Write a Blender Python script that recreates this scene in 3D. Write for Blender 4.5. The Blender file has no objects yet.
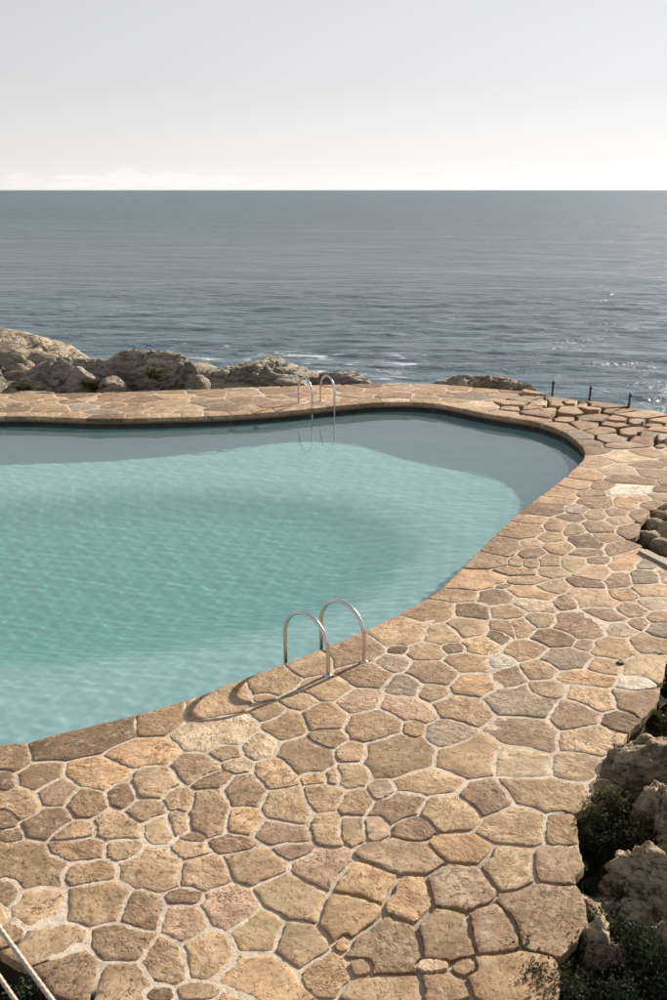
import bpy, bmesh, math, random
import numpy as np
from mathutils import Vector, Matrix, noise as mnoise
from mathutils.geometry import delaunay_2d_cdt

R = math.radians
rng = np.random.default_rng(11)
random.seed(5)
scene = bpy.context.scene
C = scene.collection

# ------------------------------------------------------------------ camera
CAM_H, F_PX = 4.5, 972.0
PITCH = math.atan(310 / F_PX)
cam_d = bpy.data.cameras.new('camera')
cam_d.sensor_fit = 'VERTICAL'; cam_d.sensor_height = 36.0; cam_d.sensor_width = 24.0
cam_d.lens = 36.0 * F_PX / 1000.0
cam_d.clip_start = 0.05; cam_d.clip_end = 60000
cam_d.dof.use_dof = True; cam_d.dof.focus_distance = 10.5; cam_d.dof.aperture_fstop = 3.2
cam = bpy.data.objects.new('camera', cam_d)
cam.location = (0, 0, CAM_H); cam.rotation_euler = (math.pi / 2 - PITCH, 0, 0)
C.objects.link(cam); scene.camera = cam

# ------------------------------------------------------------------ sky and sun
SUN_AZ, SUN_EL = R(44.3), R(21.3)          # azimuth measured from +Y towards +X
w = bpy.data.worlds.new('World'); scene.world = w; w.use_nodes = True
nt = w.node_tree; nt.nodes.clear()
def wn(t, **k):
    n = nt.nodes.new(t)
    for a, b in k.items(): setattr(n, a, b)
    return n
sky = wn('ShaderNodeTexSky', sky_type='NISHITA', sun_disc=False)
sky.sun_elevation = SUN_EL; sky.sun_rotation = SUN_AZ
sky.altitude = 0; sky.air_density = 1.0; sky.dust_density = 0.0; sky.ozone_density = 1.0
hsv = wn('ShaderNodeHueSaturation'); hsv.inputs['Saturation'].default_value = 0.17
hsv.inputs['Value'].default_value = 1.0
gam = wn('ShaderNodeGamma'); gam.inputs[1].default_value = 0.60     # flattens the brightness range of the whole sky
nt.links.new(sky.outputs[0], gam.inputs[0]); nt.links.new(gam.outputs[0], hsv.inputs['Color'])
tint = wn('ShaderNodeMix', data_type='RGBA', blend_type='MULTIPLY'); tint.inputs['Factor'].default_value = 1; tint.inputs['B'].default_value = (1.01, 0.985, 1.0, 1)
nt.links.new(hsv.outputs[0], tint.inputs['A']); SKYC = tint.outputs['Result']
# low bank of thin cloud just above the sea
tc = wn('ShaderNodeTexCoord'); sep = wn('ShaderNodeSeparateXYZ'); nt.links.new(tc.outputs['Generated'], sep.inputs[0])
def wm(op, a, b=None, c=None):
    n = wn('ShaderNodeMath', operation=op)
    for i, v in enumerate((a, b, c)):
        if v is None: continue
        if isinstance(v, (int, float)): n.inputs[i].default_value = v
        else: nt.links.new(v, n.inputs[i])
    return n.outputs[0]
az = wm('ARCTAN2', sep.outputs['X'], sep.outputs['Y'])
comb = wn('ShaderNodeCombineXYZ')
nt.links.new(wm('MULTIPLY', az, 42.0), comb.inputs[0]); nt.links.new(wm('MULTIPLY', sep.outputs['Z'], 300.0), comb.inputs[1])
cn = wn('ShaderNodeTexNoise'); cn.inputs['Scale'].default_value = 1.0; cn.inputs['Detail'].default_value = 6; cn.inputs['Roughness'].default_value = 0.6
nt.links.new(comb.outputs[0], cn.inputs['Vector'])
band = wn('ShaderNodeMapRange', interpolation_type='SMOOTHSTEP'); nt.links.new(sep.outputs['Z'], band.inputs[0])
band.inputs[1].default_value = 0.027; band.inputs[2].default_value = 0.010; band.inputs[3].default_value = 0; band.inputs[4].default_value = 0.42
thr = wn('ShaderNodeMapRange', interpolation_type='SMOOTHSTEP'); cn2 = wn('ShaderNodeTexNoise'); cn2.inputs['Scale'].default_value = 0.11; cn2.inputs['Detail'].default_value = 1; nt.links.new(comb.outputs[0], cn2.inputs['Vector'])
nt.links.new(wm('ADD', wm('ADD', cn.outputs[0], band.outputs[0]), wm('MULTIPLY', wm('SUBTRACT', cn2.outputs[0], 0.5), 1.1)), thr.inputs[0])
thr.inputs[1].default_value = 0.90; thr.inputs[2].default_value = 1.06; thr.inputs[3].default_value = 0; thr.inputs[4].default_value = 0.36
mixc = wn('ShaderNodeMix', data_type='RGBA'); nt.links.new(thr.outputs[0], mixc.inputs['Factor'])
cl = wn('ShaderNodeMix', data_type='RGBA', blend_type='MULTIPLY'); cl.inputs['Factor'].default_value = 1
nt.links.new(SKYC, cl.inputs['A']); cl.inputs['B'].default_value = (1.22, 1.20, 1.19, 1)
nt.links.new(SKYC, mixc.inputs['A']); nt.links.new(cl.outputs['Result'], mixc.inputs['B'])
bg = wn('ShaderNodeBackground'); bg.inputs[1].default_value = 0.118
nt.links.new(mixc.outputs['Result'], bg.inputs[0])
wo = wn('ShaderNodeOutputWorld'); nt.links.new(bg.outputs[0], wo.inputs[0])

sun_d = bpy.data.lights.new('sun', 'SUN'); sun_d.energy = 5.0; sun_d.angle = R(0.53); sun_d.color = (1.0, 0.92, 0.82)
sun = bpy.data.objects.new('sun', sun_d); C.objects.link(sun)
sdir = Vector((math.sin(SUN_AZ) * math.cos(SUN_EL), math.cos(SUN_AZ) * math.cos(SUN_EL), math.sin(SUN_EL)))
sun.rotation_euler = sdir.to_track_quat('Z', 'Y').to_euler(); sun.location = (20, 20, 20)
sun_d.cycles.is_caustics_light = True

scene.view_settings.view_transform = 'Standard'; scene.view_settings.look = 'None'
scene.view_settings.gamma = 1.0; scene.view_settings.use_curve_mapping = False
scene.view_settings.exposure = 1.0
cy = scene.cycles
cy.use_denoising = True; cy.denoiser = 'OPENIMAGEDENOISE'; cy.denoising_prefilter = 'ACCURATE'
cy.max_bounces = 8; cy.diffuse_bounces = 3; cy.glossy_bounces = 3; cy.transmission_bounces = 6; cy.volume_bounces = 0
cy.sample_clamp_indirect = 2.5; cy.sample_clamp_direct = 6.0
cy.caustics_reflective = False; cy.caustics_refractive = True

# ------------------------------------------------------------------ helpers
def ground(px, py, z=0.0):
    """picture measurement -> place on the level z"""
    u = (px - 333.5) / F_PX; v = (500 - py) / F_PX
    d = (u, math.cos(PITCH) + v * math.sin(PITCH), -math.sin(PITCH) + v * math.cos(PITCH))
    t = (z - CAM_H) / d[2]
    return np.array((d[0] * t, d[1] * t))
def depth_of(p):
    return p[1] * math.cos(PITCH) + (CAM_H - (p[2] if len(p) > 2 else 0)) * math.sin(PITCH)
def obj(name, mesh, mat=None, parent=None, loc=None):
    o = bpy.data.objects.new(name, mesh); C.objects.link(o)
    if mat is not None and not mesh.materials: mesh.materials.append(mat)
    if parent: o.parent = parent
    if loc is not None: o.location = loc
    return o
def empty(name, loc):
    o = bpy.data.objects.new(name, None); C.objects.link(o); o.location = loc; o.empty_display_size = 0.2
    return o
def tag(o, label=None, cat=None, group=None, kind=None):
    if label: o['label'] = label
    if cat: o['category'] = cat
    if group: o['group'] = group
    if kind: o['kind'] = kind
    return o
def mesh_from(verts, faces, name='mesh', smooth=True):
    me = bpy.data.meshes.new(name); me.from_pydata([tuple(v) for v in verts], [], faces); me.update()
    if smooth: me.polygons.foreach_set('use_smooth', [True] * len(me.polygons))
    return me
def grid_mesh(xs, ys, Z, name='grid', keep=None):
    nx, ny = len(xs), len(ys)
    X, Y = np.meshgrid(xs, ys)
    co = np.stack([X.ravel(), Y.ravel(), Z.ravel()], 1)
    i = np.arange(nx * ny).reshape(ny, nx)
    q = np.stack([i[:-1, :-1].ravel(), i[:-1, 1:].ravel(), i[1:, 1:].ravel(), i[1:, :-1].ravel()], 1)
    if keep is not None: q = q[keep(co[q].mean(1))]
    used = np.unique(q); remap = -np.ones(nx * ny, int); remap[used] = np.arange(len(used))
    co = co[used]; q = remap[q]
    me = bpy.data.meshes.new(name)
    me.vertices.add(len(co)); me.vertices.foreach_set('co', co.ravel().astype(np.float32))
    me.loops.add(q.size); me.loops.foreach_set('vertex_index', q.ravel().astype(np.int32))
    me.polygons.add(len(q)); me.polygons.foreach_set('loop_start', np.arange(0, q.size, 4, dtype=np.int32))
    me.update(calc_edges=True); me.polygons.foreach_set('use_smooth', [True] * len(q))
    me.validate()
    return me
def in_poly(P, poly):
    P = np.asarray(P); x, y = P[..., 0], P[..., 1]; res = np.zeros(x.shape, bool)
    a = np.asarray(poly); b = np.roll(a, -1, 0)
    for (x1, y1), (x2, y2) in zip(a, b):
        if y1 == y2: continue
        c = ((y1 > y) != (y2 > y)) & (x < (x2 - x1) * (y - y1) / (y2 - y1) + x1)
        res ^= c
    return res
def poly_dist(P, poly):
    P = np.asarray(P, float); a = np.asarray(poly); b = np.roll(a, -1, 0); best = np.full(P.shape[:-1], 1e9)
    for p, q in zip(a, b):
        d = q - p; L = max(d @ d, 1e-12)
        t = np.clip(((P - p) @ d) / L, 0, 1)
        best = np.minimum(best, np.linalg.norm(P - (p + t[..., None] * d), axis=-1))
    return best
def spline(pts, step=0.12, closed=True):
    pts = [np.asarray(p, float) for p in pts]; n = len(pts); out = []
    for i in range(n if closed else n - 1):
        p0, p1, p2, p3 = pts[(i - 1) % n], pts[i], pts[(i + 1) % n], pts[(i + 2) % n]
        m = max(2, int(np.linalg.norm(p2 - p1) / step))
        for k in range(m):
            t = k / m
            out.append(0.5 * ((2 * p1) + (-p0 + p2) * t + (2 * p0 - 5 * p1 + 4 * p2 - p3) * t * t + (-p0 + 3 * p1 - 3 * p2 + p3) * t ** 3))
    return np.array(out)
def offset_poly(poly, d):
    a = np.roll(poly, 1, 0); b = np.roll(poly, -1, 0); t = b - a; t /= np.linalg.norm(t, axis=1)[:, None]
    nrm = np.stack([t[:, 1], -t[:, 0]], 1)
    area = 0.5 * np.sum(poly[:, 0] * np.roll(poly[:, 1], -1) - np.roll(poly[:, 0], -1) * poly[:, 1])
    return poly + nrm * (d if area > 0 else -d)

def vnoise(P, scale=1.0, octaves=4, seed=0.0, rough=0.5):
    out = np.zeros(len(P)); amp = 1.0; s = scale
    for _ in range(octaves):
        out += amp * np.array([mnoise.noise(Vector((p[0] * s + seed, p[1] * s - seed * 0.7, p[2] * s + seed * 0.3))) for p in P])
        amp *= rough; s *= 2.03
    return out

class Mat:
    def __init__(self, name):
        self.m = bpy.data.materials.new(name); self.m.use_nodes = True; self.t = self.m.node_tree
        self.t.nodes.clear()
        self.out = self.n('ShaderNodeOutputMaterial')
    def n(self, typ, ins=None, **k):
        nd = self.t.nodes.new(typ)
        for a, b in k.items(): setattr(nd, a, b)
        for a, b in (ins or {}).items(): self.set(nd, a, b)
        return nd
    def set(self, nd, a, b):
        if isinstance(b, bpy.types.NodeSocket): self.t.links.new(b, nd.inputs[a])
        elif isinstance(b, bpy.types.Node): self.t.links.new(b.outputs[0], nd.inputs[a])
        else: nd.inputs[a].default_value = b
    def math(self, op, a, b=0.0): return self.n('ShaderNodeMath', {0: a, 1: b}, operation=op).outputs[0]
    def ramp(self, v, a, b, c=0.0, d=1.0, smooth=True):
        return self.n('ShaderNodeMapRange', {0: v, 1: a, 2: b, 3: c, 4: d}, interpolation_type='SMOOTHSTEP' if smooth else 'LINEAR').outputs[0]
    def mix(self, f, a, b, mode='MIX'):
        nd = self.n('ShaderNodeMix', data_type='RGBA', blend_type=mode)
        self.set(nd, 'Factor', f)
        for k, v in (('A', a), ('B', b)): self.set(nd, k, v if not isinstance(v, tuple) or len(v) == 4 else (*v, 1))
        return nd.outputs['Result']
    def noise(self, vec, scale, detail=4, rough=0.55, dist=0.0, lac=2.0):
        nd = self.n('ShaderNodeTexNoise', {'Scale': scale, 'Detail': detail, 'Roughness': rough, 'Distortion': dist, 'Lacunarity': lac})
        if vec is not None: self.set(nd, 'Vector', vec)
        return nd.outputs[0]
    def voro(self, vec, scale, feature='F1', out='Distance'):
        nd = self.n('ShaderNodeTexVoronoi', {'Scale': scale}, feature=feature); self.set(nd, 'Vector', vec)
        return nd.outputs[out]
    def pos(self): return self.n('ShaderNodeNewGeometry').outputs['Position']
    def attr(self, name, out='Fac'): return self.n('ShaderNodeAttribute', attribute_name=name).outputs[out]
    def bump(self, h, dist, strength=1.0, normal=None):
        nd = self.n('ShaderNodeBump', {'Height': h, 'Distance': dist, 'Strength': strength})
        if normal is not None: self.set(nd, 'Normal', normal)
        return nd.outputs[0]
    def bsdf(self, **k):
        nd = self.n('ShaderNodeBsdfPrincipled')
        for a, b in k.items(): self.set(nd, a.replace('_', ' '), b if not (isinstance(b, tuple) and len(b) == 3) else (*b, 1))
        return nd
    def done(self, s, vol=None):
        self.t.links.new(s.outputs[0], self.out.inputs['Surface'])
        if vol: self.t.links.new(vol.outputs[0], self.out.inputs['Volume'])
        return self.m

# ------------------------------------------------------------------ materials
def mat_stone(name='paving_stone'):
    M = Mat(name); base = M.attr('tone', 'Color'); rnd = M.attr('rnd')
    off = M.n('ShaderNodeCombineXYZ', {0: M.math('MULTIPLY', rnd, 37.0), 1: M.math('MULTIPLY', rnd, 91.0), 2: M.math('MULTIPLY', rnd, 17.0)})
    P = M.n('ShaderNodeVectorMath', {0: M.pos(), 1: off.outputs[0]}, operation='ADD').outputs[0]
    # layers run in one direction in each stone, as in split gneiss
    rot = M.n('ShaderNodeVectorRotate', {'Vector': P, 'Angle': M.math('ADD', M.math('MULTIPLY', rnd, 3.0), -1.2)}, rotation_type='Z_AXIS')
    mp = M.n('ShaderNodeMapping', {'Vector': rot.outputs[0], 'Scale': (1.0, 1.7, 1.0)}).outputs[0]
    big = M.noise(P, 3.2, 5, 0.62); mid = M.noise(mp, 8.0, 7, 0.64, 0.2); fine = M.noise(P, 80.0, 4, 0.65)
    mot = M.noise(P, 15.0, 5, 0.62)
    v1 = M.math('FRACT', M.math('MULTIPLY', rnd, 7.31)); v2 = M.math('FRACT', M.math('MULTIPLY', rnd, 13.7))
    mul = lambda c: M.mix(1.0, base, c, 'MULTIPLY')
    col = M.mix(M.ramp(big, 0.36, 0.66), mul((0.74, 0.69, 0.62)), mul((1.18, 1.15, 1.10)))
    col = M.mix(M.math('MULTIPLY', M.ramp(mid, 0.52, 0.72, 0, 1.0), v1), col, mul((1.48, 1.42, 1.34)))
    col = M.mix(M.ramp(mid, 0.47, 0.30, 0, 0.75), col, mul((0.50, 0.41, 0.32)))
    col = M.mix(M.ramp(M.noise(P, 6.5, 4, 0.6), 0.55, 0.70, 0, 0.5), col, (0.33, 0.195, 0.095))
    col = M.mix(M.ramp(mot, 0.57, 0.66, 0, 0.5), col, (0.44, 0.385, 0.30))
    col = M.mix(M.math('MULTIPLY', M.ramp(mot, 0.43, 0.34, 0, 0.9), v2), col, mul((0.42, 0.36, 0.30)))
    col = M.mix(M.ramp(fine, 0.38, 0.30, 0, 0.4), col, (0.055, 0.04, 0.028))
    # split faces: broken steps a few millimetres high, pits and cracks
    lay = M.math('MULTIPLY', M.noise(mp, 4.2, 7, 0.58, 0.3), 9.0)
    fl_ = M.math('FLOOR', lay); fr_ = M.ramp(M.math('SUBTRACT', lay, fl_), 0.0, 0.16)
    steps = M.math('DIVIDE', M.math('ADD', fl_, fr_), 9.0)
    edge = M.ramp(M.math('SUBTRACT', lay, fl_), 0.10, 0.0, 0, 0.6)
    col = M.mix(M.math('MULTIPLY', edge, 0.3), col, mul((0.5, 0.42, 0.34)))
    pits = M.ramp(M.noise(P, 30.0, 3, 0.6), 0.42, 0.30)
    col = M.mix(M.math('MULTIPLY', pits, 0.5), col, mul((0.34, 0.28, 0.22)))
    crack = M.ramp(M.math('ABSOLUTE', M.math('SUBTRACT', M.noise(mp, 3.0, 5, 0.6), 0.5)), 0.012, 0.0, 0, 1)
    crack = M.math('MULTIPLY', crack, M.ramp(big, 0.5, 0.60))
    col = M.mix(M.math('MULTIPLY', crack, 0.75), col, (0.05, 0.037, 0.025))
    h = M.math('ADD', M.math('MULTIPLY', steps, 1.1), M.math('MULTIPLY', mid, 0.45))
    h = M.math('ADD', h, M.math('MULTIPLY', mot, 0.22))
    h = M.math('SUBTRACT', h, M.math('MULTIPLY', pits, 0.14))
    h = M.math('SUBTRACT', h, M.math('MULTIPLY', crack, 0.25))
    h = M.math('ADD', h, M.math('MULTIPLY', fine, 0.03))
    return M.done(M.bsdf(Base_Color=col, Roughness=0.88, Normal=M.bump(M.math('MULTIPLY', h, M.math('ADD', 0.45, M.math('MULTIPLY', v1, 1.1))), 0.030, 1.0), Specular_IOR_Level=0.25))
def mat_mortar():
    M = Mat('mortar'); P = M.pos(); dry = M.attr('dry'); grey_amt = M.attr('grey')
    n1 = M.noise(P, 1.3, 4, 0.6); n2 = M.noise(P, 14, 6, 0.65); n3 = M.noise(P, 90, 4, 0.7)
    col = M.mix(M.ramp(n1, 0.35, 0.65), (0.50, 0.405, 0.31), (0.61, 0.51, 0.405))
    col = M.mix(M.ramp(n2, 0.52, 0.32, 0, 0.6), col, (0.30, 0.23, 0.16))
    col = M.mix(M.ramp(M.noise(P, 2.6, 6, 0.65), 0.52, 0.66, 0, 0.65), col, (0.33, 0.26, 0.19))
    col = M.mix(M.math('MULTIPLY', grey_amt, 0.8), col, (0.29, 0.245, 0.185))  # greyer mortar on the near right
    col = M.mix(M.ramp(n3, 0.42, 0.3, 0, 0.5), col, (0.20, 0.15, 0.10))
    col = M.mix(dry, col, (0.075, 0.055, 0.038))
    h = M.math('ADD', n2, M.math('MULTIPLY', n3, 0.3))
    return M.done(M.bsdf(Base_Color=col, Roughness=0.95, Normal=M.bump(h, 0.014), Specular_IOR_Level=0.2))
def mat_rock(name, a, b, c, scale=1.0, lichen=0.3):
    M = Mat(name); P = M.pos()
    mp = M.n('ShaderNodeMapping', {'Vector': P, 'Rotation': (0.5, 0.35, 0.2), 'Scale': (1.0, 1.0, 3.0)}).outputs[0]
    n1 = M.noise(P, 1.4 * scale, 5, 0.6); n2 = M.noise(mp, 4.0 * scale, 7, 0.6, 0.3); n3 = M.noise(P, 34 * scale, 5, 0.7)
    col = M.mix(M.ramp(n1, 0.35, 0.65), a, b)
    col = M.mix(M.ramp(n2, 0.5, 0.3, 0, 0.8), col, c)
    col = M.mix(M.ramp(M.noise(P, 8 * scale, 6, 0.7), 0.58, 0.68, 0, lichen), col, (0.42, 0.39, 0.30))
    col = M.mix(M.ramp(n3, 0.38, 0.28, 0, 0.35), col, (0.08, 0.066, 0.052))
    crk = M.ramp(M.voro(mp, 1.7 * scale, 'DISTANCE_TO_EDGE'), 0.0, 0.06)
    h = M.math('ADD', M.math('ADD', n2, M.math('MULTIPLY', n3, 0.06)), M.math('MULTIPLY', crk, 0.25))
    return M.done(M.bsdf(Base_Color=col, Roughness=0.92, Normal=M.bump(h, 0.14 / scale), Specular_IOR_Level=0.2))
def mat_soil():
    M = Mat('soil'); P = M.pos()
    n2 = M.noise(P, 6, 8, 0.7); n3 = M.noise(P, 45, 5, 0.7)
    col = M.mix(M.ramp(n2, 0.35, 0.65), (0.045, 0.034, 0.022), (0.13, 0.10, 0.068))
    # bare granite where the ground turns into the shore
    d = M.attr('bare')
    col = M.mix(d, col, M.mix(M.ramp(n2, 0.35, 0.65), (0.18, 0.145, 0.10), (0.33, 0.27, 0.195)))
    return M.done(M.bsdf(Base_Color=col, Roughness=0.95, Normal=M.bump(M.math('ADD', n2, M.math('MULTIPLY', n3, 0.25)), 0.07)))
def mat_plaster():
    M = Mat('pool_plaster'); P = M.pos()
    n = M.noise(P, 2.2, 5, 0.6)
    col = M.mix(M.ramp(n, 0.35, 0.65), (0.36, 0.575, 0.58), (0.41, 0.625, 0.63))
    z = M.n('ShaderNodeSeparateXYZ', {0: P}).outputs['Z']          # deep basin darkened: depth tint and slope shade put into the colour
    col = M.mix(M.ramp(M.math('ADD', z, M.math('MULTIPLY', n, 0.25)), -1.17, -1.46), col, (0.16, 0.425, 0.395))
    return M.done(M.bsdf(Base_Color=col, Roughness=0.9, Specular_IOR_Level=0.1))
def mat_wall():
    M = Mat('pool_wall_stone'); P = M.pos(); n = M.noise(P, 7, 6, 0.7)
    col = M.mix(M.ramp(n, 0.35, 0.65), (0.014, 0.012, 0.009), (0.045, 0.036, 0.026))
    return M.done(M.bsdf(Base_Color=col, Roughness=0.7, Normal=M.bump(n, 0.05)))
def mat_water():
    M = Mat('pool_water')
    g = M.n('ShaderNodeBsdfGlass', {'IOR': 1.333, 'Roughness': 0.0, 'Color': (0.90, 0.975, 0.975, 1)})
    # fine suspended silt makes the water slightly milky
    silt = M.n('ShaderNodeBsdfDiffuse', {'Color': (0.50, 0.66, 0.68, 1)})
    return M.done(M.n('ShaderNodeMixShader', {0: 0.10, 1: g, 2: silt}))
def mat_sea():
    M = Mat('sea_water'); P = M.pos()
    mp = M.n('ShaderNodeMapping', {'Vector': P, 'Rotation': (0, 0, R(-5)), 'Scale': (0.40, 1.0, 1.0)}).outputs[0]
    a = M.noise(mp, 0.055, 4, 0.6, 0.4); b = M.noise(mp, 0.62, 6, 0.66, 0.5); c = M.noise(mp, 2.2, 4, 0.65, 0.3)
    h = M.math('ADD', M.math('ADD', M.math('MULTIPLY', a, 2.2), M.math('MULTIPLY', b, 0.60)), M.math('MULTIPLY', c, 0.08))
    sp = M.n('ShaderNodeSeparateXYZ', {0: P})
    # surf: streaks of foam off the rocks
    my = M.math('MULTIPLY', M.ramp(sp.outputs['Y'], 38, 44), M.ramp(sp.outputs['Y'], 60, 50))
    mx = M.math('MULTIPLY', M.ramp(sp.outputs['X'], -16, -8), M.ramp(sp.outputs['X'], 10, 3))
    fo = M.n('ShaderNodeMapping', {'Vector': P, 'Rotation': (0, 0, R(-6)), 'Scale': (0.35, 1.4, 1)}).outputs[0]
    fn = M.noise(fo, 0.9, 8, 0.72, 1.0)
    foam = M.ramp(M.math('ADD', fn, M.math('MULTIPLY', M.math('MULTIPLY', mx, my), 0.12)), 0.66, 0.74, 0, 0.75)
    foam = M.math('MULTIPLY', foam, M.ramp(sp.outputs['Y'], 90, 55))
    col = M.mix(foam, (0.088, 0.138, 0.165), (0.75, 0.78, 0.78))
    rough = M.math('ADD', M.ramp(foam, 0, 1, 0.0, 0.6), M.ramp(sp.outputs['Y'], 40, 400, 0.30, 0.50))
    return M.done(M.bsdf(Base_Color=col, Roughness=rough, IOR=1.333, Specular_IOR_Level=0.5, Normal=M.bump(h, 1.0, 1.0)))
def mat_steel():
    M = Mat('stainless_steel'); n = M.noise(M.pos(), 60, 3)
    return M.done(M.bsdf(Base_Color=(0.62, 0.60, 0.57), Metallic=1.0, Roughness=M.ramp(n, 0.3, 0.7, 0.16, 0.30)))
def mat_plain(name, col, rough=0.7, var=0.35, scale=20, bump=0.004):
    M = Mat(name); n = M.noise(M.pos(), scale, 6, 0.65)
    c = M.mix(M.ramp(n, 0.3, 0.7), tuple(x * (1 - var) for x in col), tuple(x * (1 + var) for x in col))
    return M.done(M.bsdf(Base_Color=c, Roughness=rough, Normal=M.bump(n, bump)))
def mat_leaf(name, a, b):
    M = Mat(name); r = M.attr('rnd')
    c = M.mix(r, a, b)
    d = M.n('ShaderNodeBsdfPrincipled', {'Base Color': c, 'Roughness': 0.75, 'Specular IOR Level': 0.15})
    t = M.n('ShaderNodeBsdfTranslucent', {'Color': c})
    mx = M.n('ShaderNodeMixShader', {0: 0.25, 1: d, 2: t})
    return M.done(mx)

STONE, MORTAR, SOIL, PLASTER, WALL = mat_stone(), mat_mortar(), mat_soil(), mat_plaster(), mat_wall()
WATER, SEA, STEEL = mat_water(), mat_sea(), mat_steel()
ROCK_TAN = mat_rock('tan_granite', (0.30, 0.245, 0.18), (0.40, 0.335, 0.25), (0.15, 0.122, 0.09), 1.0, 0.25)
ROCK_GREY = mat_rock('grey_granite', (0.25, 0.215, 0.175), (0.35, 0.305, 0.245), (0.11, 0.094, 0.078), 1.2, 0.3)
ROCK_NEAR = mat_rock('rough_boulder_stone', (0.27, 0.205, 0.135), (0.38, 0.30, 0.205), (0.12, 0.09, 0.06), 2.6, 0.3)
IRON = mat_plain('dark_iron', (0.035, 0.03, 0.027), 0.6)
RUBBER = mat_plain('black_rubber', (0.012, 0.012, 0.012), 0.6)
PLANK = mat_plain('bleached_timber', (0.30, 0.25, 0.19), 0.8, 0.3, 30)
ROPE = mat_plain('pale_rope', (0.44, 0.37, 0.29), 0.85, 0.2, 80, 0.002)
BARK = mat_plain('twig_bark', (0.10, 0.075, 0.05), 0.9)
LEAF_DARK = mat_leaf('dark_heath_leaf', (0.016, 0.024, 0.010, 1), (0.046, 0.058, 0.024, 1))
LEAF_OLIVE = mat_leaf('olive_leaf', (0.038, 0.044, 0.018, 1), (0.105, 0.105, 0.042, 1))
LEAF_DRY = mat_leaf('dry_grass_leaf', (0.17, 0.14, 0.095, 1), (0.32, 0.27, 0.19, 1))

# ------------------------------------------------------------------ outlines
pool_px = [(0, 745), (30, 741.5), (84, 728), (137, 715), (189, 699.5), (246, 678), (287, 663), (336, 644), (367, 630), (402, 613), (442, 588),
           (484, 546), (511, 520.5), (525, 508), (552, 488), (571, 472), (582, 461), (584.5, 454.5), (582, 447.5), (573, 438.5), (560, 430.5), (545, 425),
           (532, 421.5), (497, 416), (476, 412), (455, 407.5), (437, 404.3), (415, 402.7), (380, 402.7), (340, 406), (300, 410.3), (255, 414), (199, 417), (102, 419), (0, 417)]
pool_pts = [ground(*p) for p in pool_px] + [np.array(p) for p in [(-9.6, 18.9), (-11.8, 17.2), (-12.8, 14.2), (-12.0, 11.0), (-9.6, 8.6), (-6.6, 7.5), (-4.6, 7.2)]]
POOL = spline(pool_pts, 0.10)
outer_px = [(0, 394), (60, 393.5), (130, 392), (200, 389.5), (260, 387), (330, 385), (400, 383), (440, 384.5), (480, 388), (520, 391.5), (550, 396), (600, 403), (640, 410), (667, 417), (705, 428)]
edge_px = [(690, 480), (667, 503), (652, 511), (641, 523), (640, 534), (631, 541), (650, 549), (668, 558), (705, 572), (702, 622), (668, 652), (663, 680), (657, 704), (641, 722), (631, 731), (622, 742),
           (626, 762), (631, 779), (617, 791), (612, 803), (592, 807), (576, 814), (579, 850), (585, 868), (574, 880), (586, 905), (588, 925), (572, 948), (556, 960), (562, 985), (555, 1005), (552, 1060)]
left_px = [(110, 1060), (92, 1008), (53, 995), (31, 968), (0, 953), (-40, 940), (-130, 915)]
outer_pts = [np.array(p) for p in [(-15, 8.0), (-16, 14), (-14.5, 20.5), (-11, 22.6)]] + [ground(*p) for p in outer_px] + [np.array((8.4, 16.6)), np.array((7.6, 15.2))] \
    + [ground(*p) for p in edge_px] + [ground(*p) for p in left_px] + [np.array((-8, 4.6))]
OUTER = np.array(outer_pts)
DRY = np.array([ground(*p) for p in [(474, 410), (520, 391), (600, 402), (667, 416), (720, 432), (760, 462), (667, 446), (618, 448), (594, 444), (570, 430), (540, 417)]])
WALLP = offset_poly(POOL, 0.05)          # wall face, set back under the coping

# ------------------------------------------------------------------ sea
SEA_Z = -4.0
def expand(a, b, step, far, ratio=1.35):
    mid = list(np.arange(a, b + 1e-6, step)); lo, hi, s = [], [], step
    x = a; y = b
    while y < far:
        s *= ratio; y += s; x -= s; hi.append(y); lo.append(x)
    return np.array(lo[::-1] + mid + hi)
sx = expand(-34, 46, 0.24, 30000); sy = expand(24, 112, 0.24, 40000)
sy = sy[sy > -400]
X, Y = np.meshgrid(sx, sy)
fade = np.clip((np.minimum(X + 34, 46 - X)) / 8, 0, 1) * np.clip((112 - Y) / 50, 0, 1) * np.clip((Y - 22) / 4, 0, 1)
Z = np.zeros_like(X)
wr = np.random.default_rng(3)
for k in range(46):
    lam = 0.9 * 1.09 ** (k * 0.62) * (1 + 0.2 * wr.random()); th = R(-97) + wr.normal(0, 0.30)
    kx, ky = math.cos(th) * 2 * math.pi / lam, math.sin(th) * 2 * math.pi / lam
    ph = wr.random() * 7 + 1.3 * np.sin(X * 0.11 * wr.random() + Y * 0.09 * wr.random() + wr.random() * 6)
    s = np.sin(kx * X + ky * Y + ph)
    Z += 0.0056 * lam ** 0.85 * (1 - 2 * np.abs(s) ** 1.3 * 0.5) * (0.6 + 0.8 * wr.random())
Z = Z * fade + SEA_Z
tag(obj('sea', grid_mesh(sx, sy, Z, 'sea'), SEA), kind='structure')

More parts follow.
